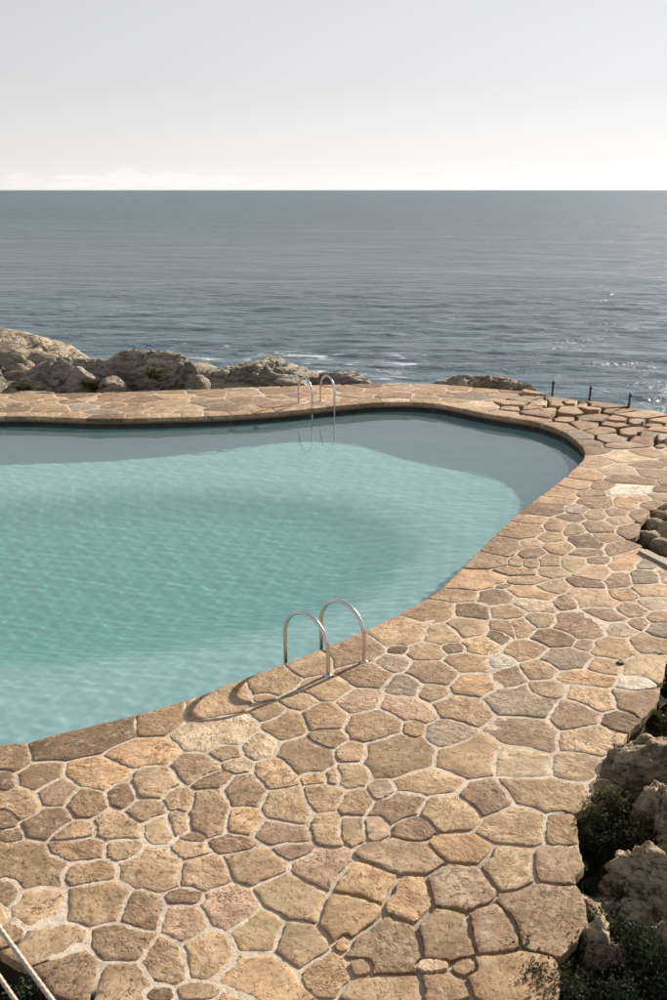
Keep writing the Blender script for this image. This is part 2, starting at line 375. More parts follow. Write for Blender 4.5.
# ------------------------------------------------------------------ shore terrain under and round the deck
tx = np.arange(-20, 15.01, 0.22); ty = np.arange(0.0, 36.01, 0.22)
X, Y = np.meshgrid(tx, ty); P2 = np.stack([X, Y], -1)
inside = in_poly(P2, OUTER); d = poly_dist(P2, OUTER); d = np.where(inside, 0, d)
nz = vnoise(np.stack([X.ravel(), Y.ravel(), np.zeros(X.size)], 1), 0.8, 4, 3.3).reshape(X.shape)
leftback = np.clip((3.0 - X) / 5.0, 0, 1) * np.clip((Y - 20) / 2, 0, 1)
front = np.clip((15.5 - Y) / 2.5, 0, 1)
sea_drop = -0.30 - 1.1 * np.maximum(d - 0.25, 0) ** 1.1
lb = -0.10 - 0.05 * d - 0.9 * np.maximum(d - 4.2, 0) ** 1.15
fr = -0.30 - 0.16 * d
Z = sea_drop * (1 - np.maximum(leftback, front)) + lb * leftback * (1 - front) + fr * front
Z = np.maximum(Z + nz * (0.10 + 0.10 * np.clip(d, 0, 3)) * (d > 0), SEA_Z - 3)
Z = np.where(inside, -0.55, Z)
near_pool = offset_poly(POOL, 0.6)
me = grid_mesh(tx, ty, Z, 'terrain', keep=lambda c: ~in_poly(c[:, :2], near_pool))
co = np.empty(len(me.vertices) * 3); me.vertices.foreach_get('co', co); co = co.reshape(-1, 3)
bare = np.clip((co[:, 1] - 14) / 2, 0, 1)
at = me.attributes.new('bare', 'FLOAT', 'POINT'); at.data.foreach_set('value', bare)
tag(obj('terrain', me, SOIL), kind='structure')

# ------------------------------------------------------------------ pool basin
pool = empty('pool_basin', (0, 0, 0)); tag(pool, kind='structure')
WATER_Z = -0.20
fx = np.arange(-13.6, 5.2, 0.12); fy = np.arange(6.3, 22.0, 0.12)
X, Y = np.meshgrid(fx, fy)
P2 = np.stack([X, Y], -1)
de = poly_dist(P2, WALLP)
BC = np.array((-4.0, 13.1)); ba, bb = 5.7, 3.6
ca, sa = math.cos(R(12)), math.sin(R(12))
dx, dy = X - BC[0], Y - BC[1]
e = np.sqrt(((dx * ca + dy * sa) / ba) ** 2 + ((-dx * sa + dy * ca) / bb) ** 2)
sm = lambda t: (lambda q: q * q * (3 - 2 * q))(np.clip(t, 0, 1))
Z = -1.22 + 0.45 * sm((X - 2.1) / 2.9) - 0.05 * sm(de / 3) - 0.48 * sm(np.where(e < 0.3, 1.0, (1.10 - e) * (np.hypot(dx, dy) / np.maximum(e, 0.05)) / 2.3))
floor_me = grid_mesh(fx, fy, Z, 'floor', keep=lambda c: in_poly(c[:, :2], offset_poly(POOL, 0.2)))
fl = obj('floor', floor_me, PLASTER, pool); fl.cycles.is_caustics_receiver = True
n = len(WALLP)
def strip(poly, z0, z1, name):
    n = len(poly)
    v = [(p[0], p[1], z0) for p in poly] + [(p[0], p[1], z1) for p in poly]
    return mesh_from(v, [(i, (i + 1) % n, n + (i + 1) % n, n + i) for i in range(n)], name)
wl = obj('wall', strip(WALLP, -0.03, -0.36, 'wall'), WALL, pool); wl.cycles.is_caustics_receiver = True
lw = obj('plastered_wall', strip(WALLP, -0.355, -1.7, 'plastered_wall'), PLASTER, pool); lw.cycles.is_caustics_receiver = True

# water: rippled top, closed body reaching below the floor
gx = np.arange(-13.4, 5.0, 0.036); gy = np.arange(6.4, 21.9, 0.036)
X, Y = np.meshgrid(gx, gy); Z = np.zeros_like(X); wr = np.random.default_rng(8)
for k in range(40):
    lam = 0.13 * 1.062 ** k * (0.85 + 0.3 * wr.random())
    th = R(-95) + wr.normal(0, 0.75)
    kx, ky = math.cos(th) * 2 * math.pi / lam, math.sin(th) * 2 * math.pi / lam
    ph = wr.random() * 7 + 1.2 * np.sin(X * wr.normal(0, 0.7) + Y * wr.normal(0, 0.7) + wr.random() * 6)
    Z += 0.000155 * lam ** 0.55 * np.sin(kx * X + ky * Y + ph)
Z += WATER_Z
wme = grid_mesh(gx, gy, Z, 'pool_water', keep=lambda c: in_poly(c[:, :2], offset_poly(POOL, 0.22)))
bm = bmesh.new(); bm.from_mesh(wme)
be = [e_ for e_ in bm.edges if e_.is_boundary]
ret = bmesh.ops.extrude_edge_only(bm, edges=be)
low = [g for g in ret['geom'] if isinstance(g, bmesh.types.BMVert)]
for v in low: v.co.z = -3.2
bmesh.ops.contextual_create(bm, geom=[g for g in ret['geom'] if isinstance(g, bmesh.types.BMEdge)])
bmesh.ops.recalc_face_normals(bm, faces=bm.faces)
bm.to_mesh(wme); bm.free()
wob = tag(obj('pool_water', wme, WATER), kind='structure'); wob.cycles.is_caustics_caster = True

# ------------------------------------------------------------------ paving: traced stones, then fill
# (crop x, crop y, scale) : stones as (cx, cy, w, h, tilt, tone)
T = {'t': (0.41, 0.312, 0.215), 'b': (0.335, 0.245, 0.163), 'd': (0.235, 0.172, 0.118), 'o': (0.44, 0.315, 0.20), 'g': (0.355, 0.305, 0.245),
     'w': (0.53, 0.435, 0.325), 'p': (0.39, 0.293, 0.222), 'x': (0.68, 0.64, 0.58)}
crops = [
 (0, 680, 3.924, [(25,400,70,80,0,'d'),(165,375,190,100,-15,'b'),(375,365,250,110,0,'o'),(565,285,250,100,-8,'o'),(225,440,170,110,-25,'p'),(335,485,150,115,0,'b'),(480,450,100,100,-30,'b'),
   (600,400,160,125,0,'t'),(80,485,170,110,15,'t'),(20,550,90,80,15,'b'),(185,560,190,120,-20,'d'),(575,510,150,80,-10,'t'),(290,595,190,80,-15,'t'),(455,575,180,110,10,'t'),(625,590,110,110,0,'t'),(45,610,100,60,0,'b')]),
 (170, 680, 3.924, [(170,210,270,130,-8,'w'),(605,30,180,80,0,'t'),(505,80,130,65,0,'t'),(370,70,90,40,0,'b'),(390,125,120,70,0,'b'),(455,180,150,110,0,'b'),(605,150,150,100,0,'b'),(615,225,140,70,0,'t'),(520,295,190,140,10,'t'),
   (355,260,140,90,-10,'w'),(215,285,130,70,0,'t'),(110,340,170,110,0,'t'),(265,335,110,60,0,'w'),(170,390,140,65,-10,'b'),(415,370,150,120,10,'t'),(300,435,160,120,0,'t'),(570,385,110,50,0,'o'),(640,380,60,60,0,'t'),
   (35,470,110,80,0,'t'),(155,515,130,160,10,'t'),(455,495,180,140,20,'t'),(600,460,140,100,0,'t'),(295,550,130,100,0,'o'),(30,560,80,90,0,'t'),(440,600,220,100,10,'p'),(620,590,120,120,0,'t'),(90,620,90,40,0,'b'),(240,625,100,40,0,'t')]),
 (340, 680, 3.924, [(80,80,150,80,-10,'p'),(260,110,190,80,15,'p'),(490,115,200,90,10,'t'),(130,180,190,110,-5,'b'),(290,190,70,60,0,'o'),(430,210,150,90,0,'g'),(635,200,120,90,0,'t'),(220,300,250,150,0,'b'),(510,305,230,130,-10,'b'),
   (50,285,110,80,0,'t'),(50,370,120,90,0,'t'),(340,400,240,90,-3,'t'),(165,430,90,70,0,'g'),(60,480,120,80,-20,'b'),(230,495,180,100,-15,'t'),(425,515,190,100,5,'t'),(580,460,170,110,10,'b'),(650,340,70,90,0,'g'),(40,585,110,90,0,'t'),
   (145,575,80,80,0,'p'),(285,580,120,80,0,'d'),(630,560,70,60,0,'t')]),
 (497, 680, 3.924, [(94,90,243,118,5,'g'),(300,140,170,110,0,'t'),(370,70,190,80,15,'t'),(540,85,170,90,10,'b'),(110,205,240,130,12,'t'),(355,235,210,100,0,'t'),(480,160,120,70,0,'d'),(90,320,220,110,8,'w'),(305,335,170,100,0,'t'),
   (200,450,330,110,8,'b'),(465,355,130,90,0,'d'),(420,440,110,90,0,'d'),(255,580,130,110,0,'o'),(80,570,200,130,0,'t'),(25,470,70,60,0,'b')]),
 (0, 840, 3.924, [(110,100,280,200,10,'b'),(290,35,230,90,0,'b'),(490,40,140,90,0,'t'),(350,130,220,90,-8,'b'),(590,110,230,150,0,'t'),(150,255,210,150,-15,'t'),(390,240,240,150,-5,'t'),(550,275,150,140,-30,'t'),(30,200,110,120,0,'b'),
   (40,370,110,90,0,'b'),(200,410,270,120,-5,'t'),(470,410,220,140,0,'b'),(285,520,230,180,-10,'b'),(480,560,210,170,0,'t'),(635,480,150,150,0,'t'),(620,605,110,60,0,'b')]),
 (170, 840, 3.924, [(75,35,130,80,0,'t'),(245,15,160,60,0,'b'),(130,130,180,110,0,'t'),(340,100,200,120,0,'t'),(495,40,160,70,0,'p'),(590,100,190,140,-10,'p'),(60,225,130,60,0,'b'),(235,265,190,140,0,'p'),(475,225,220,150,20,'t'),
   (60,320,150,120,0,'p'),(350,360,200,140,-25,'t'),(160,445,170,150,0,'t'),(500,400,150,170,-40,'t'),(355,545,300,170,15,'o'),(600,530,150,110,-15,'o'),(120,600,140,60,0,'b')]),
 (340, 840, 3.924, [(250,70,260,110,3,'t'),(485,40,210,90,5,'o'),(110,165,220,130,5,'o'),(275,225,160,160,-25,'o'),(475,185,230,160,0,'p'),(40,290,190,140,0,'o'),(190,405,220,170,-5,'t'),(420,360,200,180,0,'t'),(600,340,210,160,10,'t'),
   (15,405,50,50,0,'o'),(85,495,80,60,0,'t'),(365,490,100,40,0,'w'),(490,500,80,60,0,'t'),(190,590,240,90,0,'t'),(420,590,170,110,0,'b')]),
 (497, 840, 3.924, [(55,110,204,157,10,'t'),(235,100,220,130,-5,'t'),(180,285,310,210,5,'t'),(60,550,310,180,0,'b')]),
 (360, 580, 4.169, [(345,225,150,75,0,'t'),(460,130,160,65,8,'d'),(445,195,160,80,0,'t'),(560,70,150,65,0,'b'),(600,25,60,25,0,'b'),(605,135,130,60,0,'b'),(655,40,50,40,0,'b'),(160,290,80,35,0,'d'),(275,300,140,65,0,'t'),
   (390,285,95,40,0,'b'),(505,275,140,70,0,'o'),(140,350,130,70,0,'g'),(575,235,90,60,8,'d'),(610,200,140,60,10,'b'),(305,390,210,90,8,'t'),(455,350,170,80,5,'b'),(580,340,100,50,0,'x'),(645,290,70,60,0,'b'),(180,440,140,90,0,'g'),
   (470,435,180,90,0,'o'),(305,465,120,70,0,'t'),(615,410,120,80,0,'t')]),
 (240, 610, 4.169, [(525,270,200,90,5,'b')]),
 (507, 580, 4.169, [(100,55,190,50,8,'o'),(195,30,120,50,0,'w'),(470,12,100,35,0,'t'),(115,105,170,55,10,'w'),(245,95,110,60,0,'b'),(350,75,170,90,10,'t'),(50,200,120,65,5,'b'),(145,165,110,60,0,'t'),(305,190,210,110,8,'b'),
   (400,140,160,55,12,'b'),(520,125,120,50,0,'t'),(610,100,110,45,0,'g'),(635,155,80,45,0,'b'),(200,240,170,65,5,'b'),(470,208,120,55,0,'g'),(545,185,80,40,0,'t'),(635,210,90,60,0,'g'),(75,290,150,70,0,'b'),(325,270,80,45,0,'t'),
   (445,285,170,85,5,'o'),(580,265,140,70,0,'t'),(245,330,180,80,0,'g'),(140,375,130,70,0,'b'),(405,360,130,70,0,'o'),(570,360,170,80,0,'t'),(30,415,90,90,0,'t'),(330,410,210,60,5,'o'),(525,435,110,60,0,'x'),(165,460,150,70,0,'t')]),
 (440, 480, 5.558, [(630,250,100,70,0,'o'),(615,318,130,55,0,'b'),(505,350,120,45,0,'t'),(640,370,90,60,0,'b'),(510,405,150,60,0,'b'),(420,455,70,60,0,'t'),(510,460,90,50,0,'t'),(605,450,110,70,0,'b'),(410,508,240,50,3,'b'),
   (475,555,210,50,0,'t'),(350,590,90,30,0,'t'),(605,510,120,60,0,'t')]),
 (547, 480, 5.558, [(30,170,110,50,0,'t'),(165,162,110,45,0,'g'),(275,125,180,60,5,'b'),(310,30,120,35,0,'b'),(220,75,150,40,0,'t'),(470,50,190,60,0,'x'),(640,55,110,35,0,'d'),(440,130,130,60,0,'o'),(515,100,130,35,0,'t'),
   (135,210,150,40,3,'d'),(270,195,110,55,0,'t'),(385,180,120,50,0,'t'),(590,140,150,50,0,'b'),(525,195,130,60,0,'b'),(50,250,120,70,0,'o'),(400,228,140,50,0,'t'),(150,275,110,65,0,'t'),(290,260,170,70,10,'b'),(455,280,130,70,0,'b'),
   (220,345,180,85,10,'d'),(330,318,140,50,5,'o'),(70,375,150,60,0,'b'),(395,380,140,75,-5,'b'),(225,400,180,50,0,'b'),(435,450,160,95,-10,'o'),(290,445,140,40,0,'t'),(560,470,140,60,0,'g'),(150,455,120,60,0,'t'),
   (270,515,130,75,0,'t'),(545,540,160,80,0,'g'),(400,560,140,85,-5,'b'),(225,580,190,45,5,'d'),(580,610,220,60,0,'t'),(420,630,150,60,0,'o'),(60,590,120,60,0,'t')]),
]
cop_crops = [
 (0, 680, 3.924, [(50,295,135,105,0,'b'),(340,225,420,120,-16,'d'),(628,150,200,110,-18,'b')]),
 (170, 680, 3.924, [(195,85,270,110,-20,'t')]),
 (240, 610, 4.169, [(140,300,220,105,-16,'b'),(290,232,190,80,-12,'t'),(485,165,215,110,-18,'t')]),
 (360, 580, 4.169, [(150,215,230,105,-8,'t'),(295,130,210,85,-5,'b'),(395,65,200,55,0,'b'),(470,15,200,50,0,'t')]),
 (440, 480, 5.558, [(200,555,340,105,-6,'o'),(245,450,220,90,0,'t'),(335,370,210,100,0,'b'),(430,275,250,90,0,'o'),(490,222,190,50,0,'t'),(570,165,220,60,0,'b'),(615,115,200,45,0,'t')]),
 (547, 480, 5.558, [(80,70,190,80,0,'o')]),
]
stones = []      # dict: c, M(2x2 inverse axes), r, tone, kind
def add_px(cx, cy, w_, h_, ang, tone, kind):
    c = ground(cx, cy); a = R(ang)
    u = np.array((math.cos(a), math.sin(a))) * w_ / 2; v = np.array((-math.sin(a), math.cos(a))) * h_ / 2
    U = (ground(cx + u[0], cy + u[1]) - ground(cx - u[0], cy - u[1])) / 2
    V = (ground(cx + v[0], cy + v[1]) - ground(cx - v[0], cy - v[1])) / 2
    A = np.stack([U, V], 1)
    stones.append(dict(c=c, M=np.linalg.inv(A), r=0.5 * (np.linalg.norm(U) + np.linalg.norm(V)), tone=T[tone], kind=kind, traced=True))
def add_w(c, a, b, ang, tone, kind):
    ca, sa = math.cos(ang), math.sin(ang)
    A = np.array([[ca * a, -sa * b], [sa * a, ca * b]])
    stones.append(dict(c=np.asarray(c, float), M=np.linalg.inv(A), r=(a + b) / 2, tone=tone, kind=kind, traced=False))
for lst, kind in ((cop_crops, 'cop'), (crops, 'pave')):
    for x0, y0, s, L in lst:
        for cx, cy, w_, h_, a, t in L: add_px(x0 + cx / s, y0 + cy / s, w_ / s, h_ / s, a, t, kind)
keep_ = []
for i, a in enumerate(stones):           # one stone seen in two views is kept once
    dup_ = False
    for j, b in enumerate(stones):
        if i == j: continue
        if np.linalg.norm(b['M'] @ (a['c'] - b['c'])) < 0.80 and (a['r'] < b['r'] or (a['r'] == b['r'] and i > j)): dup_ = True
    if not dup_: keep_.append(a)
print('traced', len(stones), 'kept', len(keep_)); stones = keep_
for cx, cy, w_, h_ in [(65,120,140,45),(180,138,110,30),(95,105,100,20),(300,135,130,30),(275,165,130,30),(205,67,60,25),(140,75,60,25),(265,73,60,20),(310,97,90,25),(200,110,130,25),(430,170,140,35),(405,230,150,45),
   (365,195,130,35),(495,190,130,30),(430,148,90,25),(450,265,160,25),(555,240,130,35),(590,215,120,30),(510,160,80,25),(620,200,120,25),(640,235,60,35),(645,265,50,25),(480,215,110,20)]:
    add_px(527 + cx / 4.764, 390 + cy / 4.764, w_ / 4.764, h_ / 4.764, 0, rng.choice(['t', 't', 'b', 'o', 'g']), 'dry')
def rtone(far=False):
    t = np.array(T[rng.choice(['t', 't', 't', 'b', 'o', 'p', 'g', 'd', 'w'], p=[.2, .16, .14, .14, .12, .1, .06, .03, .05])])
    return t * rng.uniform(0.88, 1.12)
# coping along the rest of the rim
for i0 in [0]:
    s_acc = 0; tgt = 0.0
    inn = offset_poly(POOL, 0.24)
    for i in range(len(POOL)):
        p = inn[i]; nx_ = POOL[(i + 1) % len(POOL)]; s_acc += np.linalg.norm(nx_ - POOL[i])
        if s_acc < tgt: continue
        ctr = np.array([s['c'] for s in stones if s['kind'] == 'cop' and s['traced']])
        if np.min(np.linalg.norm(ctr - p, axis=1)) < 0.5: continue
        tv = nx_ - POOL[i]; L = rng.uniform(0.22, 0.36)
        add_w(p, L, 0.21, math.atan2(tv[1], tv[0]), rtone(), 'cop'); tgt = s_acc + 2.05 * L
# fill the rest of the deck
def view_ok(P):
    dep = P[:, 1] * math.cos(PITCH) + CAM_H * math.sin(PITCH)
    px = 333.5 + F_PX * P[:, 0] / dep
    return (px > -220) & (px < 880)
for rad0, tries in ((0.34, 5000), (0.27, 9000), (0.19, 14000)):
    cand = np.stack([rng.uniform(-14, 9, tries), rng.uniform(3.6, 23.6, tries)], 1)
    cand = cand[in_poly(cand, OUTER)]; cand = cand[~in_poly(cand, POOL)]; cand = cand[view_ok(cand)]
    cand = cand[poly_dist(cand, POOL) > rad0 * 0.75]; cand = cand[poly_dist(cand, OUTER) > rad0 * 0.45]
    dryf = in_poly(cand, DRY)
    for p, dr in zip(cand, dryf):
        rad = rad0 * rng.uniform(0.88, 1.12)
        cs = np.array([s['c'] for s in stones]); rs = np.array([s['r'] for s in stones])
        dd = np.linalg.norm(cs - p, axis=1)
        k = 0.90 if rad0 > 0.15 else 0.98
        if np.any(dd < (rs + rad) * k): continue
        asp = rng.uniform(0.75, 1.0) if not dr else rng.uniform(0.7, 0.95)
        add_w(p, rad / math.sqrt(asp), rad * math.sqrt(asp), rng.uniform(-0.7, 0.7) if not dr else rng.uniform(-.3, .3), rtone(), 'dry' if dr else 'pave')

cs = np.array([s['c'] for s in stones]); Ms = np.array([s['M'] for s in stones]); rs = np.array([s['r'] for s in stones])
poolclip = POOL; dpool = poly_dist(cs, POOL[::2]); douter = poly_dist(cs, OUTER)
def outline(i, nd):
    s = stones[i]; c = s['c']; kind = s['kind']
    near = np.where(np.linalg.norm(cs - c, axis=1) < 1.7 * (s['r'] + 0.5))[0]; near = near[near != i]
    th = np.arange(nd) * 2 * math.pi / nd + rng.uniform(0, 0.2)
    nk, nd = nd, nd * 3
    th = np.arange(nd) * 2 * math.pi / nd + rng.uniform(0, 0.2)
    u = np.stack([np.cos(th), np.sin(th)], 1)
    mu = np.linalg.norm(u @ s['M'].T, axis=1)            # metric per metre
    cap = (2.1 if kind == 'cop' else 1.9) / mu
    rr = np.linspace(0.02, min(1.5, s['r'] * 2.8 + 0.15), 90)
    Pt = c + rr[None, :, None] * u[:, None, :]           # nd, R, 2
    own = rr[None, :] * mu[:, None]
    ok = np.ones(own.shape, bool)
    gap = {'cop': 0.012, 'pave': 0.011 + 0.013 * ((i * 7919) % 13) / 13, 'dry': 0.046}[kind]
    if len(near):
        diff = Pt[:, :, None, :] - cs[near]
        q = np.einsum('jab,drjb->drja', Ms[near], diff)
        oth = np.linalg.norm(q, axis=-1).min(-1)
        ok &= own < oth
    flat = Pt.reshape(-1, 2)
    if dpool[i] < 1.6: ok &= ~in_poly(flat, poolclip).reshape(ok.shape)
    if douter[i] < 1.6: ok &= in_poly(flat, OUTER).reshape(ok.shape)
    first = np.where(ok.all(1), len(rr) - 1, np.argmax(~ok, axis=1))
    r0 = rr[np.maximum(first - 1, 0)]
    tp = c + u * (r0 + 0.05)[:, None]
    touching_pool = in_poly(tp, poolclip) if dpool[i] < 1.6 else np.zeros(nd, bool)
    jit = np.array([mnoise.noise(Vector((math.cos(a) * 1.7 + i * 3.1, math.sin(a) * 1.7, i * 0.7))) for a in th])
    touching_out = ~in_poly(tp, OUTER) if douter[i] < 1.6 else np.zeros(nd, bool)
    r = np.minimum(r0 - np.where(touching_pool | touching_out, 0.0, gap), cap * (1 + 0.10 * jit))
    sm_ = (np.roll(r, 1) + 2 * r + np.roll(r, -1)) / 4
    r = np.where(touching_pool, r, np.minimum(0.15 * sm_ + 0.85 * r, r + 0.006))
    fine = np.array([mnoise.noise(Vector((math.cos(a) * 5 + i, math.sin(a) * 5, i * 1.3))) for a in th])
    f2 = np.array([mnoise.noise(Vector((math.cos(a) * 11 + i * 2.3, math.sin(a) * 11, i * 0.9))) for a in th])
    r = r + (fine * 0.9 + f2 * 0.8) * (0.012 if kind != 'cop' else 0.007) - np.where(touching_pool, 0.004 + 0.008 * np.abs(fine), 0)
    loc = (r0 >= np.roll(r0, 1)) & (r0 > np.roll(r0, -1)) & (r0 > np.roll(r0, 4) + 0.004) & (r0 > np.roll(r0, -4) + 0.004)
    loc &= ~(np.roll(loc, 1) | np.roll(loc, 2))
    sel = np.where((np.arange(nd) % 3 == 0) | loc)[0]
    return (u * np.maximum(r, 0.03)[:, None])[sel]
def stone_mesh(i, nd, rings):
    s = stones[i]; o = outline(i, nd); kind = s['kind']
    c = s['c']
    top = {'cop': 0.007, 'pave': 0.004, 'dry': 0.03}[kind] + rng.uniform(-0.003, 0.004) + (rng.uniform(-0.025, 0.035) if kind == 'dry' else 0)
    deep = {'cop': -0.07, 'pave': -0.07, 'dry': -0.26}[kind]
    tilt = rng.normal(0, 0.006 if kind != 'dry' else 0.04, 2)
    amp = 0.0034 if kind != 'cop' else 0.0055
    V = []; Fc = []
    specs = [(1.0, deep, 0), (1.0 + 0.004, top - 0.0025, .8)] + ([(0.982, top, 1), (0.82, top + 0.001, 1.1), (0.60, top + 0.002, 1.1), (0.33, top + 0.002, 1.1)] if rings == 2 else [(0.95, top, .8), (0.5, top + 0.002, 1)])
    for sc_, z, na in specs:
        for p in o:
            q = p * sc_
            h = mnoise.noise(Vector((q[0] * 9 + i * 7.7, q[1] * 9, i * 0.37))) + 0.6 * mnoise.noise(Vector((q[0] * 22 + i, q[1] * 22, 0.2)))
            V.append((q[0], q[1], z + (amp * h * na + tilt @ q if na else 0)))
    V.append((0, 0, top + 0.002))
    n = len(o); k = len(specs)
    for a in range(k - 1):
        for j in range(n):
            j2 = (j + 1) % n
            Fc.append((a * n + j, a * n + j2, (a + 1) * n + j2, (a + 1) * n + j))
    for j in range(n): Fc.append(((k - 1) * n + j, (k - 1) * n + (j + 1) % n, len(V) - 1))
    return V, Fc
def paint(me, tone, rnd):
    n = len(me.vertices)
    a = me.attributes.new('tone', 'FLOAT_COLOR', 'POINT'); a.data.foreach_set('color', np.asarray(tone, np.float32).ravel())
    b = me.attributes.new('rnd', 'FLOAT', 'POINT'); b.data.foreach_set('value', np.asarray(rnd, np.float32))

# deck slab / mortar bed
wall_in = offset_poly(POOL, 0.02)
OUT_IN = offset_poly(OUTER, -0.08)
pts = list(map(tuple, OUT_IN)) + list(map(tuple, wall_in)); no, nw = len(OUTER), len(wall_in)
edges = [(i, (i + 1) % no) for i in range(no)] + [(no + i, no + (i + 1) % nw) for i in range(nw)]
gx_, gy_ = np.meshgrid(np.arange(-16, 9, 0.11), np.arange(3.4, 24, 0.11)); gp = np.stack([gx_.ravel(), gy_.ravel()], 1)
gp += rng.uniform(-0.03, 0.03, gp.shape)
gp = gp[in_poly(gp, OUTER) & ~in_poly(gp, wall_in)]
gp = gp[(poly_dist(gp, wall_in) > 0.05) & (poly_dist(gp, OUTER) > 0.05)]
vo, eo, fo, *_ = delaunay_2d_cdt([Vector(p) for p in pts + list(map(tuple, gp))], edges, [], 0, 1e-5)
V2 = np.array([(v.x, v.y) for v in vo]); Ft = np.array([f for f in fo if len(f) == 3])
cen = V2[Ft].mean(1); Ft = Ft[in_poly(cen, OUT_IN) & ~in_poly(cen, wall_in)]
dryv = np.clip(np.where(in_poly(V2, DRY), poly_dist(V2, DRY) / 0.25, 0), 0, 1)
# joints lie deeper and are greyer on the near right of the terrace
g0 = ground(450, 930); deepv = np.clip(1.25 - np.linalg.norm((V2 - g0) / np.array((1.0, 1.25)), axis=1), 0, 1)
rim = np.clip(1 - poly_dist(V2, wall_in) / 0.25, 0, 1)
nzv = vnoise(np.concatenate([V2, np.zeros((len(V2), 1))], 1), 3.1, 2, 9.1)
bigv = vnoise(np.concatenate([V2, np.zeros((len(V2), 1))], 1), 0.55, 2, 4.4)
Zd = 0.0004 - 0.026 * deepv - 0.20 * dryv - 0.0016 * nzv - 0.007 * np.clip(bigv + 0.05, 0, 1) + 0.002 * rim
me = mesh_from(np.concatenate([V2, Zd[:, None]], 1), [tuple(map(int, f)) for f in Ft], 'pool_deck')
# skirt
bm = bmesh.new(); bm.from_mesh(me)
ret = bmesh.ops.extrude_edge_only(bm, edges=[e_ for e_ in bm.edges if e_.is_boundary])
for g in ret['geom']:
    if isinstance(g, bmesh.types.BMVert): g.co.z = -0.12 if in_poly(np.array([(g.co.x, g.co.y)]), offset_poly(POOL, 0.3))[0] else -0.7
bmesh.ops.recalc_face_normals(bm, faces=bm.faces)
nv0 = len(me.vertices); bm.to_mesh(me); bm.free()
co = np.empty(len(me.vertices) * 3); me.vertices.foreach_get('co', co); co = co.reshape(-1, 3)
sk = (co[:, 2] < -0.115)
dv = np.clip(np.where(in_poly(co[:, :2], DRY), poly_dist(co[:, :2], DRY) / 0.25, 0), 0, 1)
a = me.attributes.new('dry', 'FLOAT', 'POINT'); a.data.foreach_set('value', np.where(sk | (poly_dist(co[:, :2], OUT_IN) < 0.02), 1.0, dv))
gvv = np.clip(1.25 - np.linalg.norm((co[:, :2] - g0) / np.array((1.0, 1.25)), axis=1), 0, 1)
a = me.attributes.new('grey', 'FLOAT', 'POINT'); a.data.foreach_set('value', gvv)
deck = tag(obj('pool_deck', me, MORTAR), kind='structure')

dep = cs[:, 1] * math.cos(PITCH) + CAM_H * math.sin(PITCH)
pxs = 333.5 + F_PX * cs[:, 0] / dep
pys = 500 - F_PX * ((cs[:, 1] * math.sin(PITCH) - CAM_H * math.cos(PITCH)) / dep)
vis = (pxs > -15) & (pxs < 682) & (pys < 1015) & (pys > 0)
area = np.where(vis, rs ** 2 / dep ** 3, 0)
order = [i for i in np.argsort(-area)]
single = set([i for i in order if stones[i]['kind'] != 'cop'][:300])
rest = dict(V=[], F=[], t=[], r=[])
print('stones', len(stones), 'visible', int(vis.sum()))
for i, s in enumerate(stones):
    near_ = dep[i] < 13
    V, Fc = stone_mesh(i, 32 if near_ else 16, 2 if near_ else 1)
    tone = np.append(np.asarray(s['tone']) * rng.uniform(0.66, 1.12) * (1 + rng.normal(0, 0.012, 3)) * np.array((1.03, 0.975, 0.93)), 1.0); rd = rng.random()
    if s['kind'] == 'cop' or i in single:
        me = mesh_from(V, Fc, 'stone'); me.set_sharp_from_angle(angle=R(38)); paint(me, np.tile(tone, (len(V), 1)), np.full(len(V), rd))
        obj('coping_stone' if s['kind'] == 'cop' else 'paving_stone', me, STONE, pool if s['kind'] == 'cop' else deck, (s['c'][0], s['c'][1], 0))
    else:
        b0 = len(rest['V'])
        rest['V'] += [(x + s['c'][0], y + s['c'][1], z) for x, y, z in V]; rest['F'] += [tuple(k + b0 for k in f) for f in Fc]
        rest['t'] += [tone] * len(V); rest['r'] += [rd] * len(V)
me = mesh_from(rest['V'], rest['F'], 'far_stones'); paint(me, rest['t'], rest['r'])
tag(obj('distant_paving_stones', me, STONE, deck), kind='stuff')

# ------------------------------------------------------------------ rocks
def rock_mesh(dims, seed, sub=5, planes=9, chop=0.72, rough=0.12, nscale=1.1, ridge=0.0):
    bm = bmesh.new(); bmesh.ops.create_icosphere(bm, subdivisions=sub, radius=1.0)
    co = np.array([v.co[:] for v in bm.verts]); r = np.random.default_rng(seed)
    for _ in range(planes):
        n = r.normal(0, 1, 3); n[2] *= 0.8; n /= np.linalg.norm(n); dd = chop * r.uniform(0.85, 1.2)
        o = co @ n - dd; m = o > 0
        co[m] -= np.outer(o[m] * 0.92, n)
    D = np.asarray(dims)
    W = co * D
    nrm = co / np.linalg.norm(co, axis=1)[:, None]
    S = float(np.mean(D))
    n1 = vnoise(W / S, nscale, 5, seed * 1.7, 0.55)
    W = W + nrm * (n1 * rough * S)[:, None]
    if ridge:
        q = W / S
        n2 = np.abs(vnoise(np.stack([q[:, 0] * 0.8 + q[:, 2] * 0.7, q[:, 1] * 1.2, q[:, 2] * 3.0 - q[:, 0] * .8], 1), 1.6, 4, seed + 4.4, 0.6))
        W = W - nrm * (np.maximum(0, 0.22 - n2) * ridge * S)[:, None]
    for v, p in zip(bm.verts, W): v.co = p
    me = bpy.data.meshes.new('rock'); bm.to_mesh(me); bm.free()
    me.polygons.foreach_set('use_smooth', [True] * len(me.polygons))
    return me
def rock(name, loc, dims, seed, mat, label, cat, group=None, rz=0.0, **k):
    o = obj(name, rock_mesh(dims, seed, **k), mat, None, loc); o.rotation_euler.z = rz
    return tag(o, label, cat, group)
G1 = 'granite outcrops between the terrace and the sea'
